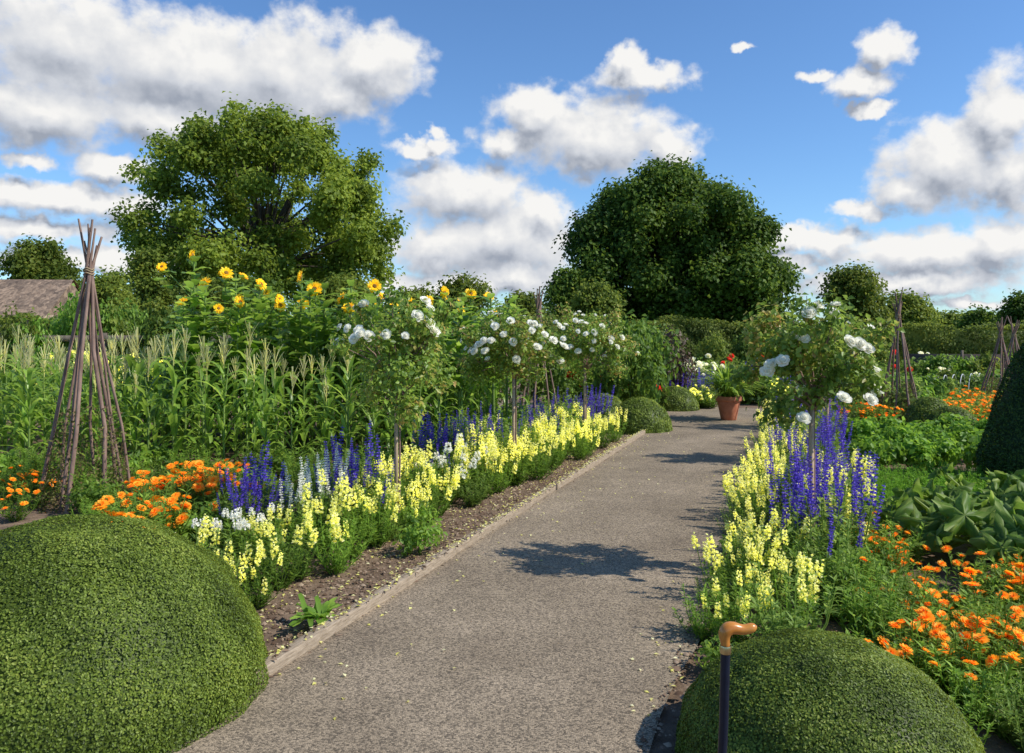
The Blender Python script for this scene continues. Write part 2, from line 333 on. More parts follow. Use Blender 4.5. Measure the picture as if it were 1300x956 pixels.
def herbT(name,cat,gh,tops,flow,mat,fmat,near,tilt=.25,head='flower_spike',sc=(.75,1.15),face=None,nf=99):
    parts=[('foliage',gh.mesh('foliage',M[mat]),Matrix(),[])]
    ms=[]; tops=random.sample(tops,min(nf,len(tops)))
    for t in tops:
        d=Vector((t.x*tilt*4+U(-.15,.15),t.y*tilt*4+U(-.15,.15),1)).normalized() if face is None else Vector((U(-.5,.8),U(-.8,.2),1)).normalized()
        ms.append(orient(t-Vector((0,0,.01)),d,U(*sc)))
    if near:
        for i,m in enumerate(ms): parts.append((head,flow[i%len(flow)],m,[]))
    else: parts.append(('flowers',merge_flowers(flow[0],ms,fmat),Matrix(),[]))
    return dict(name=name,cat=cat,parts=parts)
snapY=[snapspike('yel') for _ in range(3)]
salB=[salspike('blue') for _ in range(3)]
dz=[daisy('orng') for _ in range(3)]
def mk(kind,near,v):
    if kind=='snap': g,t=herb(20,.38,.21,.055,.013,34,hv=.5); return herbT('snapdragon','flower',g,t,snapY,'herb','yel',near,nf=8+2*(v%3))
    if kind=='sal': g,t=herb(15,.36,.19,.06,.022,24,hv=.4); return herbT('blue_salvia','flower',g,t,salB,'herbg','blue',near,.15,nf=8)
    if kind=='salw': g,t=herb(14,.36,.18,.06,.024,24); return herbT('white_salvia','flower',g,t,[salspike('white') for _ in range(2)],'herbg','white',near,.15,nf=8)
    if kind=='mari': g,t=herb(19,.33,.24,.07,.02,22,hv=.35); return herbT('marigold','flower',g,t,dz,'herb','orng',near,face=1,head='flower_head',nf=8)
    if kind=='phlox': g,t=herb(16,.33,.2,.06,.02,24); return herbT('white_phlox','flower',g,t,[snapspike('white',.05,16,.02)],'herb','white',near,nf=8)
    if kind=='dahr': g,t=herb(16,.5,.28,.09,.045,18,hv=.5); return herbT('red_dahlia','flower',g,t,[ball('red',.05)],'herb','red',False,face=1,nf=4)
    if kind=='dahc': g,t=herb(18,.6,.32,.09,.045,20,hv=.5); return herbT('cream_dahlia','flower',g,t,[ball('cream',.055)],'herb','cream',False,face=1,nf=8)
    if kind=='dahy': g,t=herb(16,.45,.3,.09,.04,18,hv=.5); return herbT('yellow_dahlia','flower',g,t,[ball('yel',.045)],'herb','yel',False,face=1,nf=8)
TN={k:[mk(k,True,i) for i in range(5)] for k in ('snap','sal','salw','mari','phlox')}
TF={k:[mk(k,False,i) for i in range(4)] for k in ('snap','sal','mari','phlox','dahr','dahc','dahy')}
def put(kind,x,y,label,group,s=1):
    T=(TN if y<8.2 and kind in TN else TF).get(kind,TN.get(kind)); place(random.choice(T),x,y,label,group,s=s*U(.78,1.18))
def shrubT(name,cat,rx,rzz,n,L,W,mat,ncl=7,z0=None):
    g=G(); cen=[];rad=[]
    for i in range(ncl):
        d=rv(1)[0]; d[2]=abs(d[2])*.9; cen.append((d[0]*rx*.55,d[1]*rx*.55,rzz*(.35+.5*d[2]) if z0 is None else z0+d[2]*rzz*.5)); rad.append((rx*U(.35,.6),rx*U(.35,.6),rzz*U(.28,.42)))
    cloud(g,cen,rad,n,L,W,.3); 
    g.tube([(0,0,0),(0,0,rzz*.4)],[.02,.01],5,r=.2)
    return dict(name=name,cat=cat,parts=[('foliage',g.mesh('foliage',M[mat]),Matrix(),[])])
def greenT(mat='herb'):
    g,t=herb(18,.4,.21,.06,.016,38,hv=.5); return dict(name='leafy_plant',cat='plant',parts=[('foliage',g.mesh('foliage',M[mat]),Matrix(),[])])
weed=[shrubT('leafy_plant','plant',.22,.32,420,.06,.03,'herb'),greenT(),greenT(),greenT('herbg')]
def zone(y): return 'near' if y<6.4 else 'middle' if y<9 else 'far'
# left border: clumps of three or four snapdragons with leafy gaps between
y=4.6; i=0
while y<11.6:
    fo=np.interp(y,[4.5,6,8,12],[.8,.72,.5,.38]); gap=(i%5==3)
    if not gap: put('snap',xL(y)-fo+U(-.14,.12),y,'pale yellow snapdragon in the %s part of the front row beside the left timber edging'%zone(y),'front row of snapdragons, left border, '+zone(y),U(.85,1.18))
    else: place(random.choice(weed[1:]),xL(y)-fo,y,'green clump filling a gap in the %s front row of the left border'%zone(y),'green clumps in the front row, '+zone(y),s=U(.7,1.0))
    if i%3!=1: put('snap',xL(y+.15)-fo-.36+U(-.16,.16),y+.15,'pale yellow snapdragon behind the front row in the %s part of the left border'%zone(y),'back row of snapdragons, left border, '+zone(y),U(.95,1.25))
    place(random.choice(weed[1:]),xL(y)-fo-.3+U(-.28,.28),y+U(-.15,.15),'green plant without flowers among the %s snapdragons of the left border'%zone(y),'green plants among snapdragons, '+zone(y),s=U(.85,1.25))
    if y>5.6 and i%4==1: put('sal',xL(y)-fo-U(.3,.6),y+.1,'violet blue salvia growing between yellow snapdragons in the %s left border'%zone(y),'salvias among snapdragons, '+zone(y),1.2)
    y+=.33; i+=1
for (px,Y) in ((302,5.9),(328,5.9),(345,6.2),(318,6.35),(430,6.6),(458,6.7),(445,7.0),(335,6.1),(452,6.4)):
    put('sal',at(px,Y),Y,'violet blue salvia beside the white salvias near the first rose','blue salvias, left border near',1.22+(Y>6.6)*.12)
for (px,Y) in ((386,6.05),(404,6.0),(420,6.2)):
    put('salw',at(px,Y),Y,'white salvia spikes between clumps of blue salvia','white salvias, left border',1.22)
for cy,co_ in ((8.3,1.2),(9.1,1.45),(10.0,1.05),(10.9,1.3),(11.8,1.0),(12.5,.8)):
    for k in range(4):
        Y=cy+U(-.28,.28); put('sal',xL(Y)-co_+U(-.3,.3),Y,'violet blue salvia in the far left border behind the snapdragons','blue salvias, left border far',1.35)
for i in range(14):
    Y=7.4+i*.3; put('snap',xL(Y)-U(.85,1.4),Y,'yellow snapdragon among the blue salvias further along the left border','mixed snapdragons, left border',U(1.0,1.35))
for (px,Y) in ((555,7.6),(575,7.7),(590,7.9),(568,7.4)):
    put('phlox',at(px,Y),Y,'white flowered plant between snapdragons under the second rose','white flowers, left border',1.35)
for (px,Y) in ((285,5.5),(318,5.45)):
    put('phlox',at(px,Y),Y,'white flowered plant behind the nearest yellow snapdragons','white flowers, near left border',1.05)
for i in range(24):
    Y=U(5.4,8.0); px=U(165,300)
    put('mari',at(px,Y),Y,'orange marigold in the patch between the left wigwam and the blue salvias','marigolds near the left wigwam',1.25)
for px,Y in ((8,7.3),(25,7.6),(45,7.2),(2,7.9),(20,6.7),(52,7.8)):
    put('mari',at(px,Y),Y,'orange marigold at the left edge, left of the cane wigwam','marigolds at the left edge',.95)
for i in range(70):
    Y=U(5.5,8.7); place(random.choice(weed),at(U(100,560),Y),Y,'low green leafy plant between the corn and the flowers','leafy fillers, left border',s=U(.75,1.3)*(.8 if Y<7.5 else 1))
for i in range(18):
    Y=U(7.8,8.7); place(random.choice(weed),at(U(-5,110),Y),Y,'low green leafy plant at the foot of the corn near the wigwam','leafy fillers by the wigwam',s=U(.8,1.2))
for i in range(36):
    Y=U(8.2,12.5); place(random.choice(weed),xL(Y)-U(.7,2.1),Y,'leafy green plant behind the salvias in the far left border','leafy fillers, far left border',s=U(1.2,1.8))
# right border
y=3.75; i=0
while y<13.4:
    z=zone(y)
    if y>4.0 and i%5!=2: put('snap',xR(y)+.13+U(-.08,.12),y,'pale yellow snapdragon in the %s part of the right edging row'%z,'snapdragons along the right edging, '+z,U(.75,1.08))
    if y>4.0 and (y<5.2 or y>7.4) and (i%2 or y<5.2): put('snap',xR(y)+.48+U(-.1,.1),y+.1,'pale yellow snapdragon in the second row of the right border, %s part'%z,'second row snapdragons, right border, '+z,.95)
    place(random.choice(weed),xR(y)+U(-.04,.18),y+U(-.1,.1),'small green plant spilling over the right edge of the path, %s part'%z,'green plants on the right path edge, '+z,s=U(.4,.75))
    place(random.choice(weed[1:]),xR(y)+U(.35,1.0),y+U(-.1,.1),'green plant without flowers in the %s part of the right border'%z,'green plants, right border, '+z,s=U(.8,1.25))
    y+=.31; i+=1
for i in range(15):
    Y=4.95+i*.15; put('sal',xR(Y)+U(.36,.9),Y,'violet blue salvia round the stem of the right standard rose','blue salvias round the right rose',U(1.15,1.5))
for i in range(13):
    Y=7.2+i*.42; put('sal',xR(Y)+U(.3,.9),Y,'violet blue salvia behind the right standard rose','blue salvias, far right border',1.4)
for i in range(6):
    Y=5.4+i*.4; put('snap',xR(Y)+U(.35,.95),Y,'pale yellow snapdragon among the blue salvias by the right rose','snapdragons by the right rose',1.2)
for i in range(10): 
    Y=U(4.0,5.2); place(random.choice(weed),xR(Y)+U(.6,1.2),Y,'broad green leafy plant behind the right box dome','leafy plants, right foreground',s=.95)
for i in range(28):
    Y=U(3.3,4.75); put('mari',at(U(1130,1330),Y),Y,'orange marigold in the right foreground patch','marigolds, right foreground',.95)
for i in range(26):
    Y=U(2.85,4.8); place(random.choice(weed),at(U(1165 if Y<3.6 else 1110,1345),Y),Y,'green leafy plant among the right foreground marigolds','green plants among right marigolds',s=.66)
for i in range(8):
    Y=U(4.9,5.6); put('mari',at(U(1085,1160),Y),Y,'orange marigold beside the blue salvias and courgette leaves','marigolds near the courgettes',.85)
for i in range(60):
    Y=U(12.2,17.5); put('mari',at(U(1205,1345),Y),Y,'orange marigold in the large patch beyond the potato rows','marigolds beyond the potatoes',U(1.1,1.5))
for i in range(12):
    Y=U(13,14.5); put('mari',at(U(1085,1140),Y),Y,'orange marigold near the foot of the right wigwam','marigolds by the right wigwam',1.2)
# ---------------------------------------------------------------- sweetcorn
def cornT():
    h=U(1.08,1.28); g=G(); g.tube([(0,0,0),(U(-.02,.02),U(-.02,.02),h*.6),(U(-.04,.04),U(-.04,.04),h)],[.014,.011,.006],6,r=.7)
    l=G(); a0=U(0,6.28); n=16
    for i in range(n):
        z=.08+ (h-.16)*i/n; az=a0+math.pi*(i%2)+U(-.8,.8)
        l.blade((0,0,z),az,U(.38,.62)*(1-.3*abs(i/n-.4)),U(.04,.06),U(.85,1.3),U(1.2,2.7),9,.3,r=U(.2,1),wob=.15)
    t=G(); t.tube([(0,0,h-.05),(0,0,h+.32)],[.004,.002],4)
    for i in range(14):
        az=U(0,6.28); z=h+U(-.04,.15); t.blade((0,0,z),az,U(.14,.25),.0085,U(1.1,1.45),U(.0,.5),4,.9,r=U(0,1),p=.25)
    for i in range(3): t.blade((0,0,h+.1),U(0,6),.24,.01,1.5,.05,4,.9,r=U(0,1),p=.25)
    cb=G(); zc=h*U(.4,.5); az=U(0,6.28); c=math.cos(az); s=math.sin(az)
    cb.tube([(0,0,zc),(c*.04,s*.04,zc+.07),(c*.06,s*.06,zc+.16),(c*.07,s*.07,zc+.22)],[.012,.026,.022,.004],7,r=.9)
    return dict(name='corn_plant',cat='corn plant',parts=[('stalk',g.mesh('stalk',M['stem']),Matrix(),[]),('leaves',l.mesh('leaves',M['corn'],True),Matrix(),[]),('tassel',t.mesh('tassel',M['tass']),Matrix(),[]),('cob',cb.mesh('cob',M['corn'],True),Matrix(),[])])
CT=[cornT() for _ in range(8)]
for r in range(8):
    Y0=8.75+r*.58; x=-.68*Y0-.3
    while x<xL(Y0)-1.95:
        Yc=Y0+U(-.2,.2); lab=('front row' if r==0 else 'second row' if r==1 else 'deeper rows')
        side='left of the wigwam' if at(60,Yc)>x else 'behind the marigolds' if x<at(330,Yc) else 'towards the roses'
        place(random.choice(CT),x,Yc,'tasselled sweetcorn plant in the %s of the corn block %s'%(lab,side),'sweetcorn, %s, %s'%(lab,side),s=U(.8,1.1)*(1.0 if r else .93)); x+=U(.21,.31)
# ---------------------------------------------------------------- sunflowers
def sunhead(k):
    g=G(); g.ring(20,.035,.125,.034,0,.05,.3,k,.25,-.01*k); g.ring(18,.035,.115,.032,.006,.3,.8,.15+k,.25); g.ring(14,.03,.085,.026,.01,.7,.6,.3+k,.2); return g.mesh('petals',M['gold'])
sunP=[sunhead(k) for k in range(3)]
g=G(); g.lathe([(.036,0),(.034,.018),(.02,.026),(.001,.022)],18,r=.4); g.lathe([(.045,0),(.04,-.02),(.001,-.03)],12,r=1); sunD=g.mesh('seed_disc',M['disc'])
def bigleaf(g,base,az,L,W,up,r): g.blade(base,az,L,W,up,1.1,6,.12,r=r,p=.75,wob=.05)
sunpos=[(250,324,10.6,2),(283,348,10.9,2),(325,362,10.4,3),(345,372,11.4,1),(378,352,11.0,1),(405,368,10.5,1),(472,364,11.3,2),(488,378,11.6,1),(600,374,11.7,3),(567,372,12.2,1),(622,378,12.4,1),(262,360,11.6,1),(640,385,12,0),
 (300,384,10.3,1),(356,388,10.4,1),(232,384,11,1),(432,380,10.6,1),(520,386,11.4,1),(582,392,11.2,1),(312,352,11.8,1),(545,382,11.9,1),(450,392,10.3,1),(500,392,10.8,1),(388,385,11.5,1)]
for k in range(50): px=U(218,655); sunpos.append((px,(U(358,398) if px<480 else U(372,400)) if k%3 else U(346,370)+(20 if px>460 else 0),U(10.2,12.8),0))
for i,(px,py,Y,nh) in enumerate(sunpos):
    x=at(px,Y); hh=hz(py,Y); o=empty('sunflower',(x,Y,0)); st=G(); lv=G(); L1=U(-.06,.06)
    heads=[(Vector((L1,0,hh)),1)]+[(Vector((U(-.45,.45),U(-.25,.1),hh-U(.08,.35))),U(.7,.95)) for _ in range(nh-1)]
    st.tube([(0,0,0),(L1*.3,0,hh*.5),(L1,0,hh)],[.02,.016,.01],6,r=.6)
    for hp,s in heads[1:]: st.tube([(L1*.6,0,hp.z-.45),((hp.x+L1)*.6,hp.y*.5,hp.z-.15),hp],[.009,.008,.007],5,r=.6)
    for k in range(24):
        z=hh*(.42+.57*k/24); bigleaf(lv,(L1*z/hh,0,z),k*2.4+U(-.4,.4),U(.22,.36)*(1.2-.5*k/24),U(.12,.2)*(1.2-.5*k/24),U(.2,.9),U(.3,1))
    for hp,s in heads[1:]:
        for k in range(5): bigleaf(lv,tuple(hp-Vector((0,0,U(.05,.3)))),U(0,6.28),.2,.13,.3,U(.3,1))
    link('stalk',st.mesh('stalk',M['stem'],True),o); link('leaves',lv.mesh('leaves',M['corn'],True),o)
    if nh:
        for hp,s in heads:
            d=Vector((U(-1,1.2),-1+U(0,.9),U(-.1,1.0))).normalized()
            hd=link('flower_head',random.choice(sunP),o,orient(hp+d*.02,d,s*U(.65,.92))); link('seed_disc',sunD,hd,Matrix())
    side='beside the wigwam end of the corn' if px<300 else 'in the middle of the row behind the corn' if px<500 else 'behind the second rose tree'
    nm={0:'tallest sunflower, highest yellow bloom left of the oak trunk',8:'sunflower with bright blooms rising above the second rose tree',2:'sunflower with large blooms low in front of the oak crown'}.get(i,('yellow sunflower ' if nh else 'tall leafy sunflower not yet in bloom ')+side)
    tag(o,nm,'sunflower',('sunflowers ' if nh else 'unopened sunflowers ')+side)
# ---------------------------------------------------------------- roses
def roseblm(mat):
    g=G()
    g.ring(7,.004,.05,.042,-.004,.3,.3,0,.2,.004); g.ring(6,.004,.045,.04,0,.75,.7,.3,.2,-.002); g.ring(6,.003,.038,.036,.004,1.1,.2,.7,.15,-.003); g.ring(5,.002,.03,.028,.008,1.3,.5,.2,.1)
    g.lathe([(.02,.01),(.02,.025),(.008,.034),(.001,.034)],8,r=.1); return g.mesh('bloom',M[mat])
RB=[roseblm('white') for _ in range(3)]
def rose(px,Y,cy,rw,rh,label,blooms,nleaf=5200,extra=0,shoot=20,bs=1):
    x=at(px,Y); zc=hz(cy,Y); o=empty('rose_tree',(x,Y,0)); tag(o,label,'rose tree','standard roses along the path')
    g=G(); g.box((0,0,(zc-.1)/2),(.024,.024,zc-.1),.4); link('stake',g.mesh('stake',M['stake']),o)
    g=G(); g.tube([(.02,.018,0),(.026,.02,zc*.5),(.022,.02,zc-rh*.6)],[.009,.008,.008],7)
    cen=[];rad=[]
    for k in range(30):
        d=rv(1)[0]; q=U(.35,1.05); c=Vector((d[0]*rw*q,d[1]*rw*q,zc+d[2]*rh*q)); cen.append((c.x,c.y,c.z)); rad.append(U(.06,.14)*rw/.45)
        g.tube([(.03,0,zc-rh*.7),(c.x*.5,c.y*.5,(zc-rh*.3+c.z)/2+.0),c],[.008,.005,.002],4,cap=False)
    tips=[]
    for k in range(shoot):
        a=U(0,6.28); q=U(.5,1.25); c=Vector((math.cos(a)*rw*q,math.sin(a)*rw*q,zc+rh*U(-.5,1.15)*(1.15-.3*q))); tips.append(c)
        g.tube([(c.x*.4,c.y*.4,zc),(c.x*.8,c.y*.8,(zc+c.z)/2+.03),c],[.005,.004,.002],4,cap=False)
        for t in (.5,.65,.8,.93): cen.append((c.x*(.4+.6*t),c.y*(.4+.6*t),zc+(c.z-zc)*t)); rad.append(.055)
    link('stem',g.mesh('stem',M['pole']),o)
    f=G(); cloud(f,cen,rad,nleaf,.046,.031,.1,.7,.5,.6); link('crown',f.mesh('crown',M['rosel']),o)
    def blm(bx,bz,s):
        q=min(1,(bx/rw)**2+((bz-zc)/rh)**2); by=-rw*math.sqrt(max(0,1-q))*U(.75,1.05)-.02
        d=Vector((bx*.7+U(-.1,.2),-.35+by*.4,.25+U(0,.3))).normalized()
        link('bloom',random.choice(RB),o,orient((bx,by,bz),d,s*bs))
    for bx,by_ in blooms: blm((bx-px)/F*Y,hz(by_,Y),U(.8,1.0))
    for k in range(extra):
        d=rv(1)[0]; p=Vector((d[0]*rw,d[1]*rw,zc+(d[2]*.7+.3)*rh)); 
        link('bloom',random.choice(RB),o,orient(p,Vector((d[0]+.1,d[1]-.3,abs(d[2])+.3)),U(.65,.95)))
    for c in tips[:extra//3]: link('bloom',random.choice(RB),o,orient(c,Vector((U(-.5,.5),U(-.8,.2),.8)),U(.7,.95)))
    return o
rose(503,6.3,450,.44,.48,'nearest white standard rose in the left border on a wooden stake',[(465,387),(455,391),(470,424),(437,435),(430,438),(540,383),(543,407),(549,412),(555,422),(500,378),(478,427),(462,430),(464,420),(536,403)],6000,6,24,1.15)
rose(652,8.3,443,.54,.4,'second white standard rose in the left border, in the middle of the row',[(610,437),(625,432),(640,425),(665,432),(680,440),(618,445),(700,432),(690,425),(605,445),(672,412),(648,408),(630,415),(655,455),(715,440)],6200,24,24,1.1)
rose(742,10.5,438,.6,.46,'third white standard rose in the left border, farthest from the camera',[(720,440),(735,410),(750,425),(770,430),(785,428),(730,445),(760,415),(712,430),(728,408),(778,440)],6800,28,24,1.1)
rose(1030,5.1,465,.39,.40,'white standard rose on a stake in the right border',[(1028,391),(1012,399),(1042,400),(966,462),(975,457),(963,470),(1003,526),(1052,434),(1064,437),(1074,442),(1086,505),(1100,498),(1110,494),(1110,472),(1040,500),(1000,430)],4400,4,16,1.1)
rose(1050,9.4,445,.46,.36,'white rose tree half hidden behind the right standard rose',[(1060,436),(1070,440)],4500,14)
rose(1036,12.6,445,.46,.38,'distant white rose tree behind the others in the right border',[],3000,14)
# ---------------------------------------------------------------- wigwams
def wigwam(px,Y,h,r,tie,label,n=8,vine=True,th=.014):
    o=empty('bean_wigwam',(at(px,Y),Y,0)); tag(o,label,'plant support','cane wigwams')
    for k in range(n):
        a=6.283*k/n+U(-.25,.25); rr=r*U(.8,1.12); b=Vector((math.cos(a)*rr,math.sin(a)*rr,0)); c=Vector((math.cos(a+.9)*.028,math.sin(a+.9)*.028,tie)); t=c+(c-b)*((h-tie)/tie)*U(.4,1.05)+Vector((U(-.06,.06),U(-.06,.06),0))
        g=G(); bend=Vector((U(-.04,.04),U(-.04,.04),0)); pts=[b,b.lerp(c,.33)+bend,b.lerp(c,.66)-bend*.5,c,t]; q=th*U(.75,1.2)
        g.tube(pts,[q*1.2,q*1.1,q,q*.85,q*.6],7); link('pole',g.mesh('pole',M['pole'],True),o)
    for z,rr in ((tie,.043),(tie-.025,.045),(tie+.02,.042)):
        g=G(); g.tube([(math.cos(t)*rr,math.sin(t)*rr,z+.008*math.sin(3*t)) for t in np.linspace(0,6.29,25)],.007,5,cap=False); link('twine',g.mesh('twine',M['twine']),o)
    if vine:
        g=G(); m=1900; z=rs.random(m)**2.0*tie*.42; a=rs.uniform(0,6.28,m); R=r*(1-z/tie)*rs.uniform(.7,1.15,m)
        g.leaves(np.stack([R*np.cos(a),R*np.sin(a),z],1),rv(m),rv(m),.035,.02,rs.random(m))
        for k in range(30):
            a=U(0,6.28); z=0; pts=[]
            for q in range(7): pts.append((math.cos(a)*r*(1-z/tie)*1.02,math.sin(a)*r*(1-z/tie)*1.02,z)); a+=U(-.35,.35); z+=U(.05,.13)
            g.tube(pts,.002,3,r=.1,cap=False)
        link('vine',g.mesh('vine',M['vine']),o)
wigwam(113,7.35,2.62,.38,2.15,'tall bare cane wigwam standing in front of the sweetcorn at left',9,th=.0145)
wigwam(1140,13.6,2.35,.36,1.85,'cane wigwam behind the potato rows right of the rose tree',8,th=.016)
wigwam(1270,16.5,1.95,.4,1.5,'cane wigwam at the right edge beyond the orange marigolds',8,th=.016)
wigwam(1287,17.5,1.9,.4,1.5,'cane wigwam at far right, just behind another one',7,False,th=.016)
wigwam(684,12.6,2.3,.4,1.9,'cane wigwam rising behind the second and third left rose trees',7,False)
# ---------------------------------------------------------------- vegetables right
def courT():
    parts=[]; st=G()
    for k in range(18):
        a=k*2.4+U(-.3,.3); q=math.sqrt((k+1)/18); L=.1+.4*q; z=U(.22,.5)*(1.1-.45*q); tip=Vector((math.cos(a)*L,math.sin(a)*L,z))
        st.tube([(0,0,.02),(tip.x*.45,tip.y*.45,z*.75),tip],[.014,.011,.008],5,r=1)
        g=G(); n=80; R=U(.13,.22); v=[(0,0,0)]; cup=U(.3,1.3)
        for ri,fr in enumerate((.35,.7,1)):
            for j in range(n):
                t=2*math.pi*j/n; lob=1-.58*abs(math.sin(2.5*t))**1.5*fr+.09*(2*abs(((j*20/n)%1)-.5)-.5)*fr; lob*= (1-.6*math.exp(-((t-math.pi)/.28)**2))
                rr=R*fr*lob; v.append((rr*math.cos(t),rr*math.sin(t),cup*fr*fr*R*.4*(.5+.5*math.cos(5*t))-.4*fr*fr*R+ .016*math.sin(7*t+fr*6)))
        f3=[(0,1+j,1+(j+1)%n) for j in range(n)]; f4=[(1+r_*n+j,1+(r_+1)*n+j,1+(r_+1)*n+(j+1)%n,1+r_*n+(j+1)%n) for r_ in range(2) for j in range(n)]
        rr=np.array([.35+.5*abs(math.cos(2.5*2*math.pi*j/n))**10 for j in range(n)]); g.add(v,f3,rr); g.f.append((np.array(f4),np.clip(np.tile(rr,2)*.9+rs.uniform(-.2,.2,2*n),0,1)))
        me=g.mesh('leaf',M['courg'],True)
        d=Vector((math.cos(a)*.9+U(-.5,.5),math.sin(a)*.9+U(-.5,.5),1)).normalized()
        parts.append(('leaf',me,Matrix.Translation(tip)@d.to_track_quat('Z','X').to_matrix().to_4x4()@Matrix.Rotation(a,4,'Z'),[]))
    return dict(name='courgette_plant',cat='vegetable plant',parts=[('stalks',st.mesh('stalks',M['courg'],True),Matrix(),[])]+parts)
for i,(px,Y) in enumerate(((1200,5.75),(1275,5.35),(1235,6.5),(1320,6.1),(1345,5.0))):
    place(courT(),at(px,Y),Y,['broad leaved courgette plant closest to the blue salvias','large leaved courgette plant beside the marigold patch','courgette plant at the back next to the carrot row','courgette plant at the right edge below the yew cone','courgette plant cut by the right edge above the marigolds'][i],'courgette plants',s=U(.9,1.05))
pot=[shrubT('potato_plant','vegetable plant',.3,.36,700,.075,.05,'lime') for _ in range(3)]
RW=['nearest','second','middle','farthest']
for r in range(4):
    Y=8.9+r*.7; x=xR(Y)+1.35
    while x<at(1250,Y): place(random.choice(pot),x,Y+U(-.08,.08),'bright green potato plant in the %s row beside the right border'%RW[r],'potato plants, row %s'%RW[r],s=U(.9,1.15)); x+=.4
car=[]
for _ in range(2):
    g,t=herb(20,.26,.15,.045,.008,50,up=.6); car.append(dict(name='carrot_plant',cat='vegetable plant',parts=[('foliage',g.mesh('foliage',M['carrot']),Matrix(),[])]))
for r in range(4):
    for k in range(12):
        Y=6.75+r*.42+U(-.05,.05); place(random.choice(car),at(1095,Y)+k*.15+r*.05,Y,'feathery carrot top in the %s row behind the courgettes'%['front','second','third','back'][r],'carrot tops, %s row'%['front','second','third','back'][r],s=U(.95,1.2))
low=[shrubT('vegetable_plant','vegetable plant',.3,.42,380,.09,.05,m) for m in ('herb','midt','lime','herbg')]
for i in range(75):
    Y=U(13.5,24); px=U(1075,1340)
    if Y<17.5 and px>1190: continue
    place(random.choice(low),at(px,Y),Y,'green vegetable plant in the rows beyond the potatoes and wigwam','distant vegetable rows',s=U(1,1.5))
for i in range(9):
    g=G(); g.tube([(math.cos(t)*.42,0,math.sin(t)*.55) for t in np.linspace(0,math.pi,15)],.01,5)
    o=link('net_hoop',g.mesh('net_hoop',M['hoop'])); o.location=(at(1178+i*11,18.5+.2*i),18.5+.2*i,0); o.rotation_euler=(0,0,.9); tag(o,'pale arched netting hoop in the row beyond the box domes','garden hoop','netting hoops')
# ---------------------------------------------------------------- pot
Y=14.1; x=at(925,Y)
o=empty('potted_plant',(x,Y,.028)); tag(o,'terracotta pot of arching green leaves standing on the gravel path','potted plant')
g=G(); g.lathe([(.001,0),(.13,0),(.135,.01),(.2,.33),(.2,.335),(.225,.335),(.23,.35),(.232,.41),(.22,.42),(.2,.415),(.195,.37),(.001,.37)],32); link('pot',g.mesh('pot',M['terra'],True),o)
g=G()
for i in range(300): g.blade((U(-.08,.08),U(-.08,.08),.37),U(0,6.28),U(.45,.85),.028,U(.55,1.5),U(.7,2.2),6,.3,r=U(0,1),p=.5)
link('foliage',g.mesh('foliage',M['reed']),o)
o=empty('dandelion_weed',(at(402,4.28),4.28,.03)); tag(o,'green weed growing over the left edging at the front of the path','weed')
g=G()
for i in range(34): g.blade((U(-.05,.05),U(-.03,.03),0.03),U(0,6.28),U(.09,.19),.03,U(.15,.9),U(.5,1.0),5,.2,r=U(.3,1),p=.5,wob=.2)
link('leaves',g.mesh('leaves',M['herb']),o)
# ---------------------------------------------------------------- walking cane
Y=1.9; x=at(921,Y); zt=hz(826,Y)
o=empty('walking_cane',(x,Y,0)); tag(o,'dark walking cane with an orange brown wooden handle standing before the right box dome','walking cane')
g=G(); g.tube([(-.035,0,.0),(-.004,0,zt*.8),(0,0,zt)],[.011,.011,.0115],16); link('shaft',g.mesh('shaft',M['black'],True),o)
g=G(); g.lathe([(.0125,0),(.0135,.003),(.0135,.016),(.0125,.019)],20,(0,0,zt-.006)); link('collar',g.mesh('collar',M['collar'],True),o)
g=G(); g.tube([(0,0,zt+.012),(-.001,0,zt+.022),(-.003,0,zt+.034),(-.001,0,zt+.046),(.008,0,zt+.054),(.02,0,zt+.055),(.034,0,zt+.0505),(.048,0,zt+.050),(.060,0,zt+.054),(.069,0,zt+.056),(.074,0,zt+.055)],[.0108,.0115,.0145,.0175,.0175,.015,.0128,.0122,.0125,.0105,.004],18)
h_=link('handle',g.mesh('handle',M['cane'],True),o); sm=h_.modifiers.new('s','SUBSURF'); sm.levels=1; sm.render_levels=1
g=G(); g.lathe([(.001,-.0),(.014,0),(.015,.03),(.011,.035)],14,(-.035,0,0)); link('rubber_tip',g.mesh('rubber_tip',M['black'],True),o)
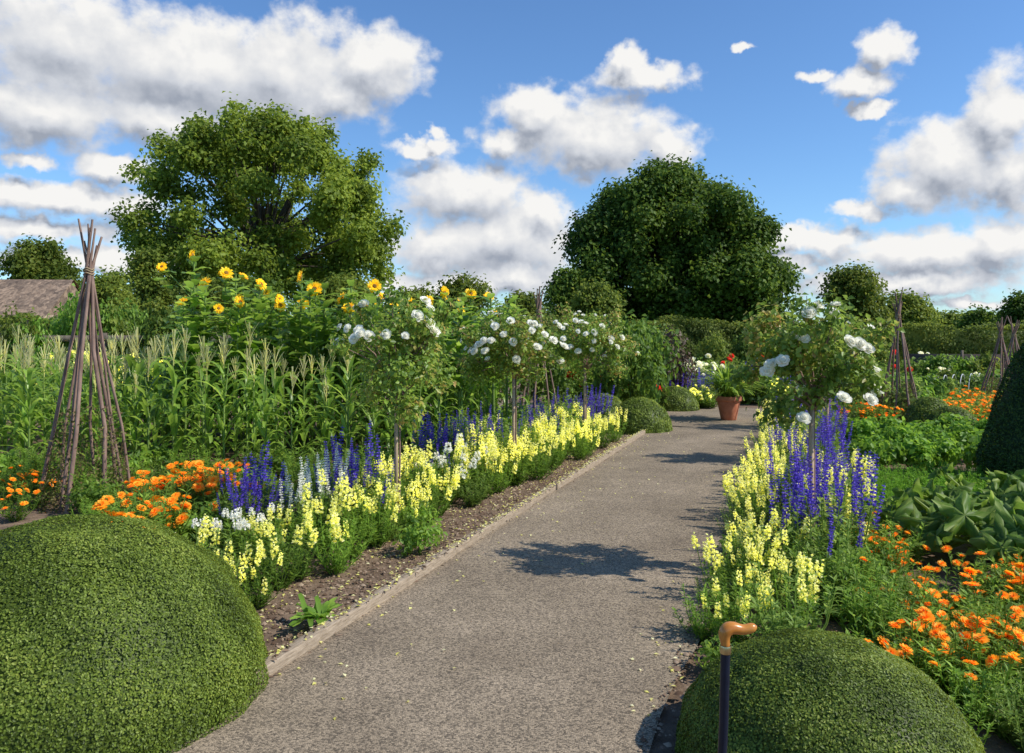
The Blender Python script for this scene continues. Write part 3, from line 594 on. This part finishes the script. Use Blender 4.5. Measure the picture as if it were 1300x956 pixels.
# ---------------------------------------------------------------- trees
def tree(name,label,px,Y,topy,boty,hw,mat,ncl,nleaf,ls,seed,crs=(.2,.32),fill=.5,group=None,tr=.35,prof=None,flat=.8,up=.5,jr=.07,nl=80):
    """prof: list of (height fraction, half width fraction)"""
    global rs; rs=np.random.default_rng(seed); random.seed(seed)
    top=hz(topy,Y); bot=hz(boty,Y); rzz=(top-bot)/2; rx=hw/F*Y; zc=(top+bot)/2
    o=empty(name,(at(px,Y),Y,0)); tag(o,label,'tree',group)
    cen=[];rad=[]; p1=U(0,6)
    for k in range(ncl):
        r=rx*U(*crs); fz=flat*U(.75,1.15)
        t=U(0,1); wv=np.interp(t,[p[0] for p in prof],[p[1] for p in prof]); q=math.sqrt(U(fill**2,1)); a=U(0,6.283)
        R=max(rx*wv-r*.7,0)*q*U(1-jr*1.6,1+jr)*(1+jr*math.sin(3*a+p1+t*5)); zz=bot+r*.4+t*(2*rzz-r*.4-r*fz)
        c=np.array([R*math.cos(a),R*math.sin(a),min(zz,top-r*fz)])
        cen.append(c); rad.append((r,r*U(.8,1.2),r*fz))
    g=G(); R=rx*.04+.1
    g.tube([(0,0,-.2),(R*.2,0,bot*.5+.5),(0,0,zc-rzz*.4),(R*.5,0,zc)],[R*1.35,R,R*.85,R*.5],10)
    for c in cen[:nl]:
        h0=zc-rzz*U(.3,.8); m=Vector((c[0]*.5,c[1]*.5,(h0*.45+c[2]*.55)))
        g.tube([(0,0,h0),m+Vector((U(-.3,.3),U(-.3,.3),U(-.2,.4)))*rx*.12,c],[R*tr,R*tr*.5,R*.07],5,cap=False)
    link('trunk',g.mesh('trunk',M['bark'],True),o)
    g=G(); cloud(g,cen,rad,nleaf,ls,ls*.72,.2,1.2,up,.65)
    link('crown',g.mesh('crown',M[mat]),o)
    return o
tree('oak_tree','large spreading oak with gaps in its crown rising behind the sweetcorn',335,46,152,378,186,'oak',230,88000,.25,3,(.04,.105),fill=.45,tr=.3,flat=.7,jr=.1,nl=55,prof=[(0,.7),(.15,.98),(.35,1.0),(.55,.93),(.72,.82),(.88,.66),(1,.4)])
tree('broadleaf_tree','large dense dark green tree beyond the terracotta pot',850,52,212,432,128,'darkt',210,100000,.28,8,(.07,.17),fill=.3,flat=.85,jr=.1,prof=[(0,.9),(.3,1.0),(.6,.98),(.8,.84),(.93,.6),(1,.35)])
tree('broadleaf_tree','lower right shoulder of dark foliage tree beside the large dark tree',950,50,278,432,62,'darkt',80,28000,.28,9,(.12,.24),fill=.2,jr=.12,prof=[(0,1),(.5,.95),(.8,.75),(1,.4)])
BT='smaller background trees'
for i,(px,Y,ty,by,hw,mt,lab) in enumerate([(48,70,303,372,48,'midt','small rounded distant tree at the far left above the stone roof'),
 (1083,60,341,425,52,'midt','mid green round tree right of the large dark tree'),(1150,62,380,425,36,'midt','low round tree to the right of the mid green round tree'),
 (1205,75,404,425,30,'midt','small distant tree above the right hedge'),(1243,70,403,425,17,'darkt','tiny dark distant tree left of the right edge tree'),
 (1298,45,378,440,26,'darkt','dark tree at the right edge of the view'),(722,48,345,432,34,'darkt','dark narrow tree left of the large dark tree'),
 (755,40,360,432,32,'midt','lighter green tree in front of the large dark tree at left'),(190,38,322,430,42,'midt','bushy tree below the left side of the oak'),
 (590,42,354,430,46,'midt','olive green tree behind the sunflowers right of the oak'),(440,40,350,430,58,'midt','leafy tree behind the sunflowers under the oak'),
 (665,60,375,425,44,'midt','low distant tree between the oak and the large dark tree'),(140,30,350,420,34,'midt','leafy green tree beside the end of the stone roof'),
 (525,48,370,430,48,'midt','low tree under the right end of the oak crown'),(320,38,350,430,70,'darkt','dark thicket tree hiding the foot of the oak'),(255,36,350,430,46,'midt','green thicket tree under the left part of the oak')]):
    tree('broadleaf_tree',lab,px,Y,ty,by,hw,mt,40,10000,.0045*Y+.02,20+i,(.12,.28),group=BT,fill=.2,jr=.12,prof=[(0,.9),(.4,1),(.75,.8),(1,.4)])
rs=np.random.default_rng(77); random.seed(77)
g=G(); cen=[];rad=[]
for k in range(170): xx=U(-95,110); cen.append((xx,U(92,110),U(.5,2.1))); rad.append((U(2,4.5),2,U(1.2,2.2)))
cloud(g,cen,rad,36000,.9,.6,.5); tag(link('far_woodland',g.mesh('far_woodland',M['midt'])),'distant belt of woodland along the horizon','woodland','far woodland','stuff')
def hedge(label,x0,y0,x1,y1,h,w,n,ls,mat,name='hedge'):
    g=G(); L=math.hypot(x1-x0,y1-y0); a=math.atan2(y1-y0,x1-x0)
    g.box((L/2,0,h*.47),(L*.99,w*.8,h*.9),r=0)
    N=n; t=rs.random(N)*L; f=rs.random(N); side=f<.6
    hh=h*(1+.05*np.sin(t*1.3)+.04*np.sin(t*3.7)+.03*np.sin(t*9.1))
    yy=np.where(side,-w/2,rs.uniform(-w/2,w/2,N)); z=np.where(side,rs.random(N)*hh,hh)+rs.normal(0,ls*.3,N)
    nn=np.where(side[:,None],[0,-1,.3],[0,0,1.])+rv(N)*.7; yy=yy+rs.normal(0,ls*.3,N)+.12*np.sin(t*4+z*5)
    g.leaves(np.stack([t,yy,z],1),np.cross(nn,rv(N)),nn,ls*rs.uniform(.6,1.3,N),ls*.6,np.clip(.5+.2*np.sin(t*2.1)+(rs.random(N)-.5)*.7,0.03,1))
    o=link(name,g.mesh(name,M[mat])); o.location=(x0,y0,0); o.rotation_euler=(0,0,a); tag(o,label,'hedge','garden hedges')
hedge('long green hedge along the back of the garden at right',8.5,31,26,27,1.75,1.0,22000,.12,'midt')
hedge('mid green hedge behind the flower beds in the middle distance',-4,27,8.3,31,1.9,1.2,18000,.12,'midt')
hedge('green hedge behind the sweetcorn at left',-19,18.5,-4.2,21,1.85,.9,18000,.1,'midt')
o=empty('netting_fence',(at(1150,25),25,0),-.2); tag(o,'low brown netting fence on posts at the back right','fence')
g=G(); g.box((3.2,0,.48),(6.4,.02,.8)); link('netting',g.mesh('netting',M['net']),o)
for k in range(5):
    g=G(); g.box((k*1.6,-.045,.5),(.07,.06,1.0)); link('post',g.mesh('post',M['post']),o)
for i in range(16):
    Y=U(22.5,24); place(random.choice(low),at(U(1150,1330),Y),Y,'leafy plant growing against the brown netting fence','plants along the netting fence',s=(1.3,1.3,U(1.5,2.2)))
o=empty('rail_fence',(-16,15.2,0),.05); tag(o,'dark wooden rail fence behind the sweetcorn at left','fence')
for z in (.9,1.45):
    g=G(); g.box((6,0,z),(12,.04,.12)); link('rail',g.mesh('rail',M['post']),o)
for k in range(7):
    g=G(); g.box((k*2,.055,.78),(.09,.07,1.56)); link('post',g.mesh('post',M['post']),o)
Y=24; o=empty('stone_outbuilding',(at(-30,Y),Y,0),.1,(.72,1,.95)); tag(o,'low stone outbuilding with a mossy slate roof at the far left','building')
g=G(); g.box((0,2,1.1),(5.2,4,2.2)); link('wall',g.mesh('wall',M['stone']),o)
g=G(); zt=hz(348,Y+2); g.add([(-2.9,-.3,2.1),(2.9,-.3,2.1),(2.7,2,zt),(-2.7,2,zt),(2.9,4.3,2.1),(-2.9,4.3,2.1)],[(0,1,2,3),(3,2,4,5)]); g.add([(-2.6,0,2.2),(-2.6,4,2.2),(-2.6,2,zt-.05),(2.6,0,2.2),(2.6,4,2.2),(2.6,2,zt-.05)],[(0,1,2),(3,4,5)])
link('roof',g.mesh('roof',M['roof']),o)
# ---------------------------------------------------------------- middle distance beds
bush=[shrubT('garden_shrub','shrub',.6,1.2,1500,.1,.06,m) for m in ('midt','herb','darkt','lime','purp')]
mid=[(800,13.8,1,1.5,'leafy bean column beside the third rose tree'),(826,14.7,1,1.45,'tall bean covered column left of the bronze shrub'),(850,17,4,1.25,'bronze purple leaved shrub beyond the bean columns'),(838,20,0,1.35,'round green shrub behind the bronze shrub'),
 (785,18,1,1.4,'green shrub behind the third rose tree'),(905,24,0,1.3,'green shrub beyond the potted plant'),(950,25,2,1.4,'dark shrub under the right side of the dark tree'),(985,24,0,1.3,'green shrub left of the right rose crown'),
 (700,16,1,1.3,'green shrub seen between the second and third roses'),(650,15.5,0,1.45,'green shrub behind the second rose tree'),(600,14.6,1,1.5,'leafy shrub at the right end of the sweetcorn'),(560,14.4,3,1.5,'bright green shrub at the end of the sunflower row'),
 (1070,22,4,1.1,'bronze shrub behind the right rose'),(1110,24,0,1.2,'green shrub by the red dahlias'),(735,20,2,1.35,'dark green shrub between the roses and the dark tree')]
for px,Y,k,s,lab in mid: place(bush[k],at(px,Y),Y,lab,'shrubs in the middle distance',s=(s*.7,s*.7,s))
for i in range(36):
    Y=U(15.5,17.5); px=U(0,250); place(random.choice(bush[:4]),at(px,Y),Y,'climbing green plant behind the sweetcorn near the stone roof','tall greenery behind the corn',s=(.8,.8,U(1.4,1.8)+(.15 if px>60 else 0)))
for kind,px0,px1,Y0,Y1,n,lab,s in (('dahc',855,915,17.5,19,8,'cream flowered dahlia beyond the path end',1.6),('sal',842,905,16.8,17.4,12,'violet blue flowers in front of the cream dahlias',1.5),
  ('dahy',855,910,15.9,16.6,8,'yellow flowered plant left of the terracotta pot',1.0),('dahr',1090,1125,19,21,5,'red dahlia at the back right beyond the wigwam',1.9),
  ('dahy',940,1000,17.2,19,10,'yellow flowered plant right of the terracotta pot',1.2),('sal',930,1000,18.5,20,8,'blue flowers behind the potted plant',1.5),
  ('dahr',755,810,14.5,16,4,'red flowered plant behind the third rose tree',2.5),('dahr',890,1000,21,23.5,5,'red flowers in front of the back hedge',1.6),('dahc',1030,1180,24,26,10,'pale flowered plant below the back hedge',1.4),
  ('dahy',60,230,14.6,15.2,9,'yellow flowered plant beyond the corn at left',2.5),('dahc',1180,1300,21,24,6,'pale flowered plant near the netting fence',1.1)):
    for i in range(n):
        Y=U(Y0,Y1); put(kind,at(U(px0,px1),Y),Y,lab,lab+'s',s)
for i in range(60):
    Y=U(17,26); px=U(690,1080); place(random.choice(low),at(px,Y),Y,'low green plant in the beds beyond the path end','green plants beyond the path end',s=U(1.2,1.9))
# ---------------------------------------------------------------- light
sunv=Vector((1.03,-.26,1.02)).normalized(); el=math.asin(sunv.z); az=math.atan2(sunv.x,sunv.y)
l=bpy.data.lights.new('sun','SUN'); l.energy=5; l.angle=math.radians(.5); l.color=(1,.955,.87)
lo=bpy.data.objects.new('sun',l); C.objects.link(lo); lo.rotation_euler=sunv.to_track_quat('Z','Y').to_euler(); lo.location=(10,2,20)
w=bpy.data.worlds.new('World'); bpy.context.scene.world=w; w.use_nodes=True; nt=w.node_tree; nt.nodes.clear(); N=nt.nodes.new; Lk=nt.links.new
w.cycles.sampling_method='NONE'
out=N('ShaderNodeOutputWorld'); sky=N('ShaderNodeTexSky'); sky.sky_type='NISHITA'; sky.sun_disc=False; sky.sun_elevation=el; sky.sun_rotation=az; sky.dust_density=.25; sky.ozone_density=2.4; sky.air_density=.95
gr=bpy.data.node_groups.new('cloud_density','ShaderNodeTree'); gr.interface.new_socket('P',in_out='INPUT',socket_type='NodeSocketVector')
for k in ('D','S'): gr.interface.new_socket(k,in_out='OUTPUT',socket_type='NodeSocketFloat')
gn=gr.nodes.new; gl=gr.links.new; gi=gn('NodeGroupInput'); go=gn('NodeGroupOutput')
clouds=[(90,60,190,80),(250,95,210,72),(360,95,130,80),(470,85,75,50),(60,140,170,50),(210,155,130,36),(430,120,60,42),(750,178,130,50),(690,145,75,38),(850,185,45,34),(640,180,35,25),
(590,250,105,48),(640,305,115,55),(560,310,75,45),(690,270,45,35),(650,350,80,28),(828,97,72,20),(798,78,26,22),(1125,62,40,26),(1095,105,52,20),(1042,98,24,10),(1105,140,26,10),
(1200,210,100,58),(1270,150,55,70),(1290,215,60,60),(1150,240,55,34),(1095,266,36,16),(1170,320,150,34),(1270,312,60,40),(1040,305,80,24),(1240,384,60,10),
(90,255,150,24),(40,208,32,12),(150,212,65,22),(20,245,70,22),(60,290,130,20),(535,190,46,12),(556,172,16,12),(942,60,18,7),(600,362,160,18),(1150,356,190,20),(1000,335,60,16),(140,330,170,18),(1000,295,40,10)]
nw=gn('ShaderNodeTexNoise'); nw.inputs['Scale'].default_value=46; nw.inputs['Detail'].default_value=4; gl(gi.outputs[0],nw.inputs['Vector'])
sb=gn('ShaderNodeVectorMath'); sb.operation='SUBTRACT'; sb.inputs[1].default_value=(.5,.5,.5); gl(nw.outputs['Color'],sb.inputs[0])
ma=gn('ShaderNodeVectorMath'); ma.operation='MULTIPLY_ADD'; ma.inputs[1].default_value=(.044,.034,0); gl(sb.outputs[0],ma.inputs[0]); gl(gi.outputs[0],ma.inputs[2])
prev=None
for px,py,a,b in clouds:
    u=(px-650)/F; v=(HZ-py)/F; A=math.atan(u); E=math.atan(v*math.cos(A)); sa=a/F*math.cos(A)**2; sbb=b/F*math.cos(A)
    m=gn('ShaderNodeVectorMath'); m.operation='MULTIPLY_ADD'; m.inputs[1].default_value=(1/sa,1/sbb,0); m.inputs[2].default_value=(-A/sa,-E/sbb,0); gl(ma.outputs[0],m.inputs[0])
    ln=gn('ShaderNodeVectorMath'); ln.operation='LENGTH'; gl(m.outputs[0],ln.inputs[0]); cur=ln.outputs['Value']
    if prev is not None:
        mn=gn('ShaderNodeMath'); mn.operation='SMOOTH_MIN'; mn.inputs[2].default_value=.25; gl(prev,mn.inputs[0]); gl(cur,mn.inputs[1]); cur=mn.outputs[0]
    prev=cur
n1=gn('ShaderNodeTexNoise'); n1.inputs['Scale'].default_value=11; n1.inputs['Detail'].default_value=1.5; gl(gi.outputs[0],n1.inputs['Vector'])
n2=gn('ShaderNodeTexNoise'); n2.inputs['Scale'].default_value=27; n2.inputs['Detail'].default_value=6; n2.inputs['Roughness'].default_value=.56
mp=gn('ShaderNodeVectorMath'); mp.operation='MULTIPLY'; mp.inputs[1].default_value=(1,1.25,1); gl(gi.outputs[0],mp.inputs[0]); gl(mp.outputs[0],n2.inputs['Vector'])
m3=gn('ShaderNodeMath'); m3.operation='MULTIPLY_ADD'; m3.inputs[1].default_value=1.1; m3.inputs[2].default_value=.42; gl(n1.outputs['Fac'],m3.inputs[0])
m2=gn('ShaderNodeMath'); m2.operation='SUBTRACT'; gl(m3.outputs[0],m2.inputs[0]); gl(prev,m2.inputs[1]); gl(m2.outputs[0],go.inputs[1])
m1=gn('ShaderNodeMath'); m1.operation='MULTIPLY_ADD'; m1.inputs[1].default_value=1.3; m1.inputs[2].default_value=-.62; gl(n2.outputs['Fac'],m1.inputs[0])
m4=gn('ShaderNodeMath'); m4.operation='ADD'; gl(m1.outputs[0],m4.inputs[0]); gl(m2.outputs[0],m4.inputs[1]); gl(m4.outputs[0],go.inputs[0])
tc=N('ShaderNodeTexCoord'); sx=N('ShaderNodeSeparateXYZ'); Lk(tc.outputs['Generated'],sx.inputs[0])
at2=N('ShaderNodeMath'); at2.operation='ARCTAN2'; Lk(sx.outputs[0],at2.inputs[0]); Lk(sx.outputs[1],at2.inputs[1])
asn=N('ShaderNodeMath'); asn.operation='ARCSINE'; Lk(sx.outputs[2],asn.inputs[0])
cb=N('ShaderNodeCombineXYZ'); Lk(at2.outputs[0],cb.inputs[0]); Lk(asn.outputs[0],cb.inputs[1])
g1=N('ShaderNodeGroup'); g1.node_tree=gr; Lk(cb.outputs[0],g1.inputs[0])
ad=N('ShaderNodeVectorMath'); ad.operation='ADD'; ad.inputs[1].default_value=(.009,.022,0); Lk(cb.outputs[0],ad.inputs[0])
g2=N('ShaderNodeGroup'); g2.node_tree=gr; Lk(ad.outputs[0],g2.inputs[0])
mask=N('ShaderNodeMapRange'); mask.interpolation_type='SMOOTHSTEP'; mask.inputs[1].default_value=-.18; mask.inputs[2].default_value=.45; Lk(g1.outputs[0],mask.inputs[0])
def sub(a,b): s=N('ShaderNodeMath'); s.operation='SUBTRACT'; Lk(a,s.inputs[0]); Lk(b,s.inputs[1]); return s.outputs[0]
dD=sub(g1.outputs[0],g2.outputs[0]); dS=sub(g1.outputs[1],g2.outputs[1])
c1=N('ShaderNodeMath'); c1.operation='MULTIPLY_ADD'; c1.inputs[1].default_value=.35; Lk(dD,c1.inputs[0]); Lk(dS,c1.inputs[2])
c2=N('ShaderNodeMath'); c2.operation='MULTIPLY_ADD'; c2.inputs[1].default_value=-.35; Lk(mask.outputs[0],c2.inputs[0]); Lk(c1.outputs[0],c2.inputs[2])
sh=N('ShaderNodeMapRange'); sh.inputs[1].default_value=-.98; sh.inputs[2].default_value=.22; Lk(c2.outputs[0],sh.inputs[0])
cr=N('ShaderNodeValToRGB'); e=cr.color_ramp.elements; e[0].color=(.36,.4,.48,1); e[1].color=(.98,.97,.95,1); x=e.new(.45); x.color=(.66,.69,.75,1); Lk(sh.outputs[0],cr.inputs[0])  # cloud light painted into the ramp: grey shaded undersides, white sunlit tops
mult=N('ShaderNodeMix'); mult.data_type='RGBA'; mult.blend_type='MULTIPLY'; mult.inputs[0].default_value=1; mult.inputs[7].default_value=(.7,.94,1.17,1); Lk(sky.outputs[0],mult.inputs[6])
b1=N('ShaderNodeBackground'); b1.inputs[1].default_value=.145; Lk(mult.outputs[2],b1.inputs[0])
b2=N('ShaderNodeBackground'); b2.inputs[1].default_value=.95; Lk(cr.outputs[0],b2.inputs[0])
ms=N('ShaderNodeMixShader'); Lk(mask.outputs[0],ms.inputs[0]); Lk(b1.outputs[0],ms.inputs[1]); Lk(b2.outputs[0],ms.inputs[2]); Lk(ms.outputs[0],out.inputs[0])
# ---------------------------------------------------------------- camera
cam=bpy.data.cameras.new('camera'); cam.lens=28; cam.sensor_width=36; cam.shift_y=-58/1300; cam.clip_end=3000; cam.clip_start=.05
co=bpy.data.objects.new('camera',cam); C.objects.link(co); co.location=(0,0,H); co.rotation_euler=(math.pi/2,0,0)
S=bpy.context.scene; S.camera=co; S.view_settings.view_transform='Standard'; S.view_settings.look='None'; S.view_settings.exposure=0
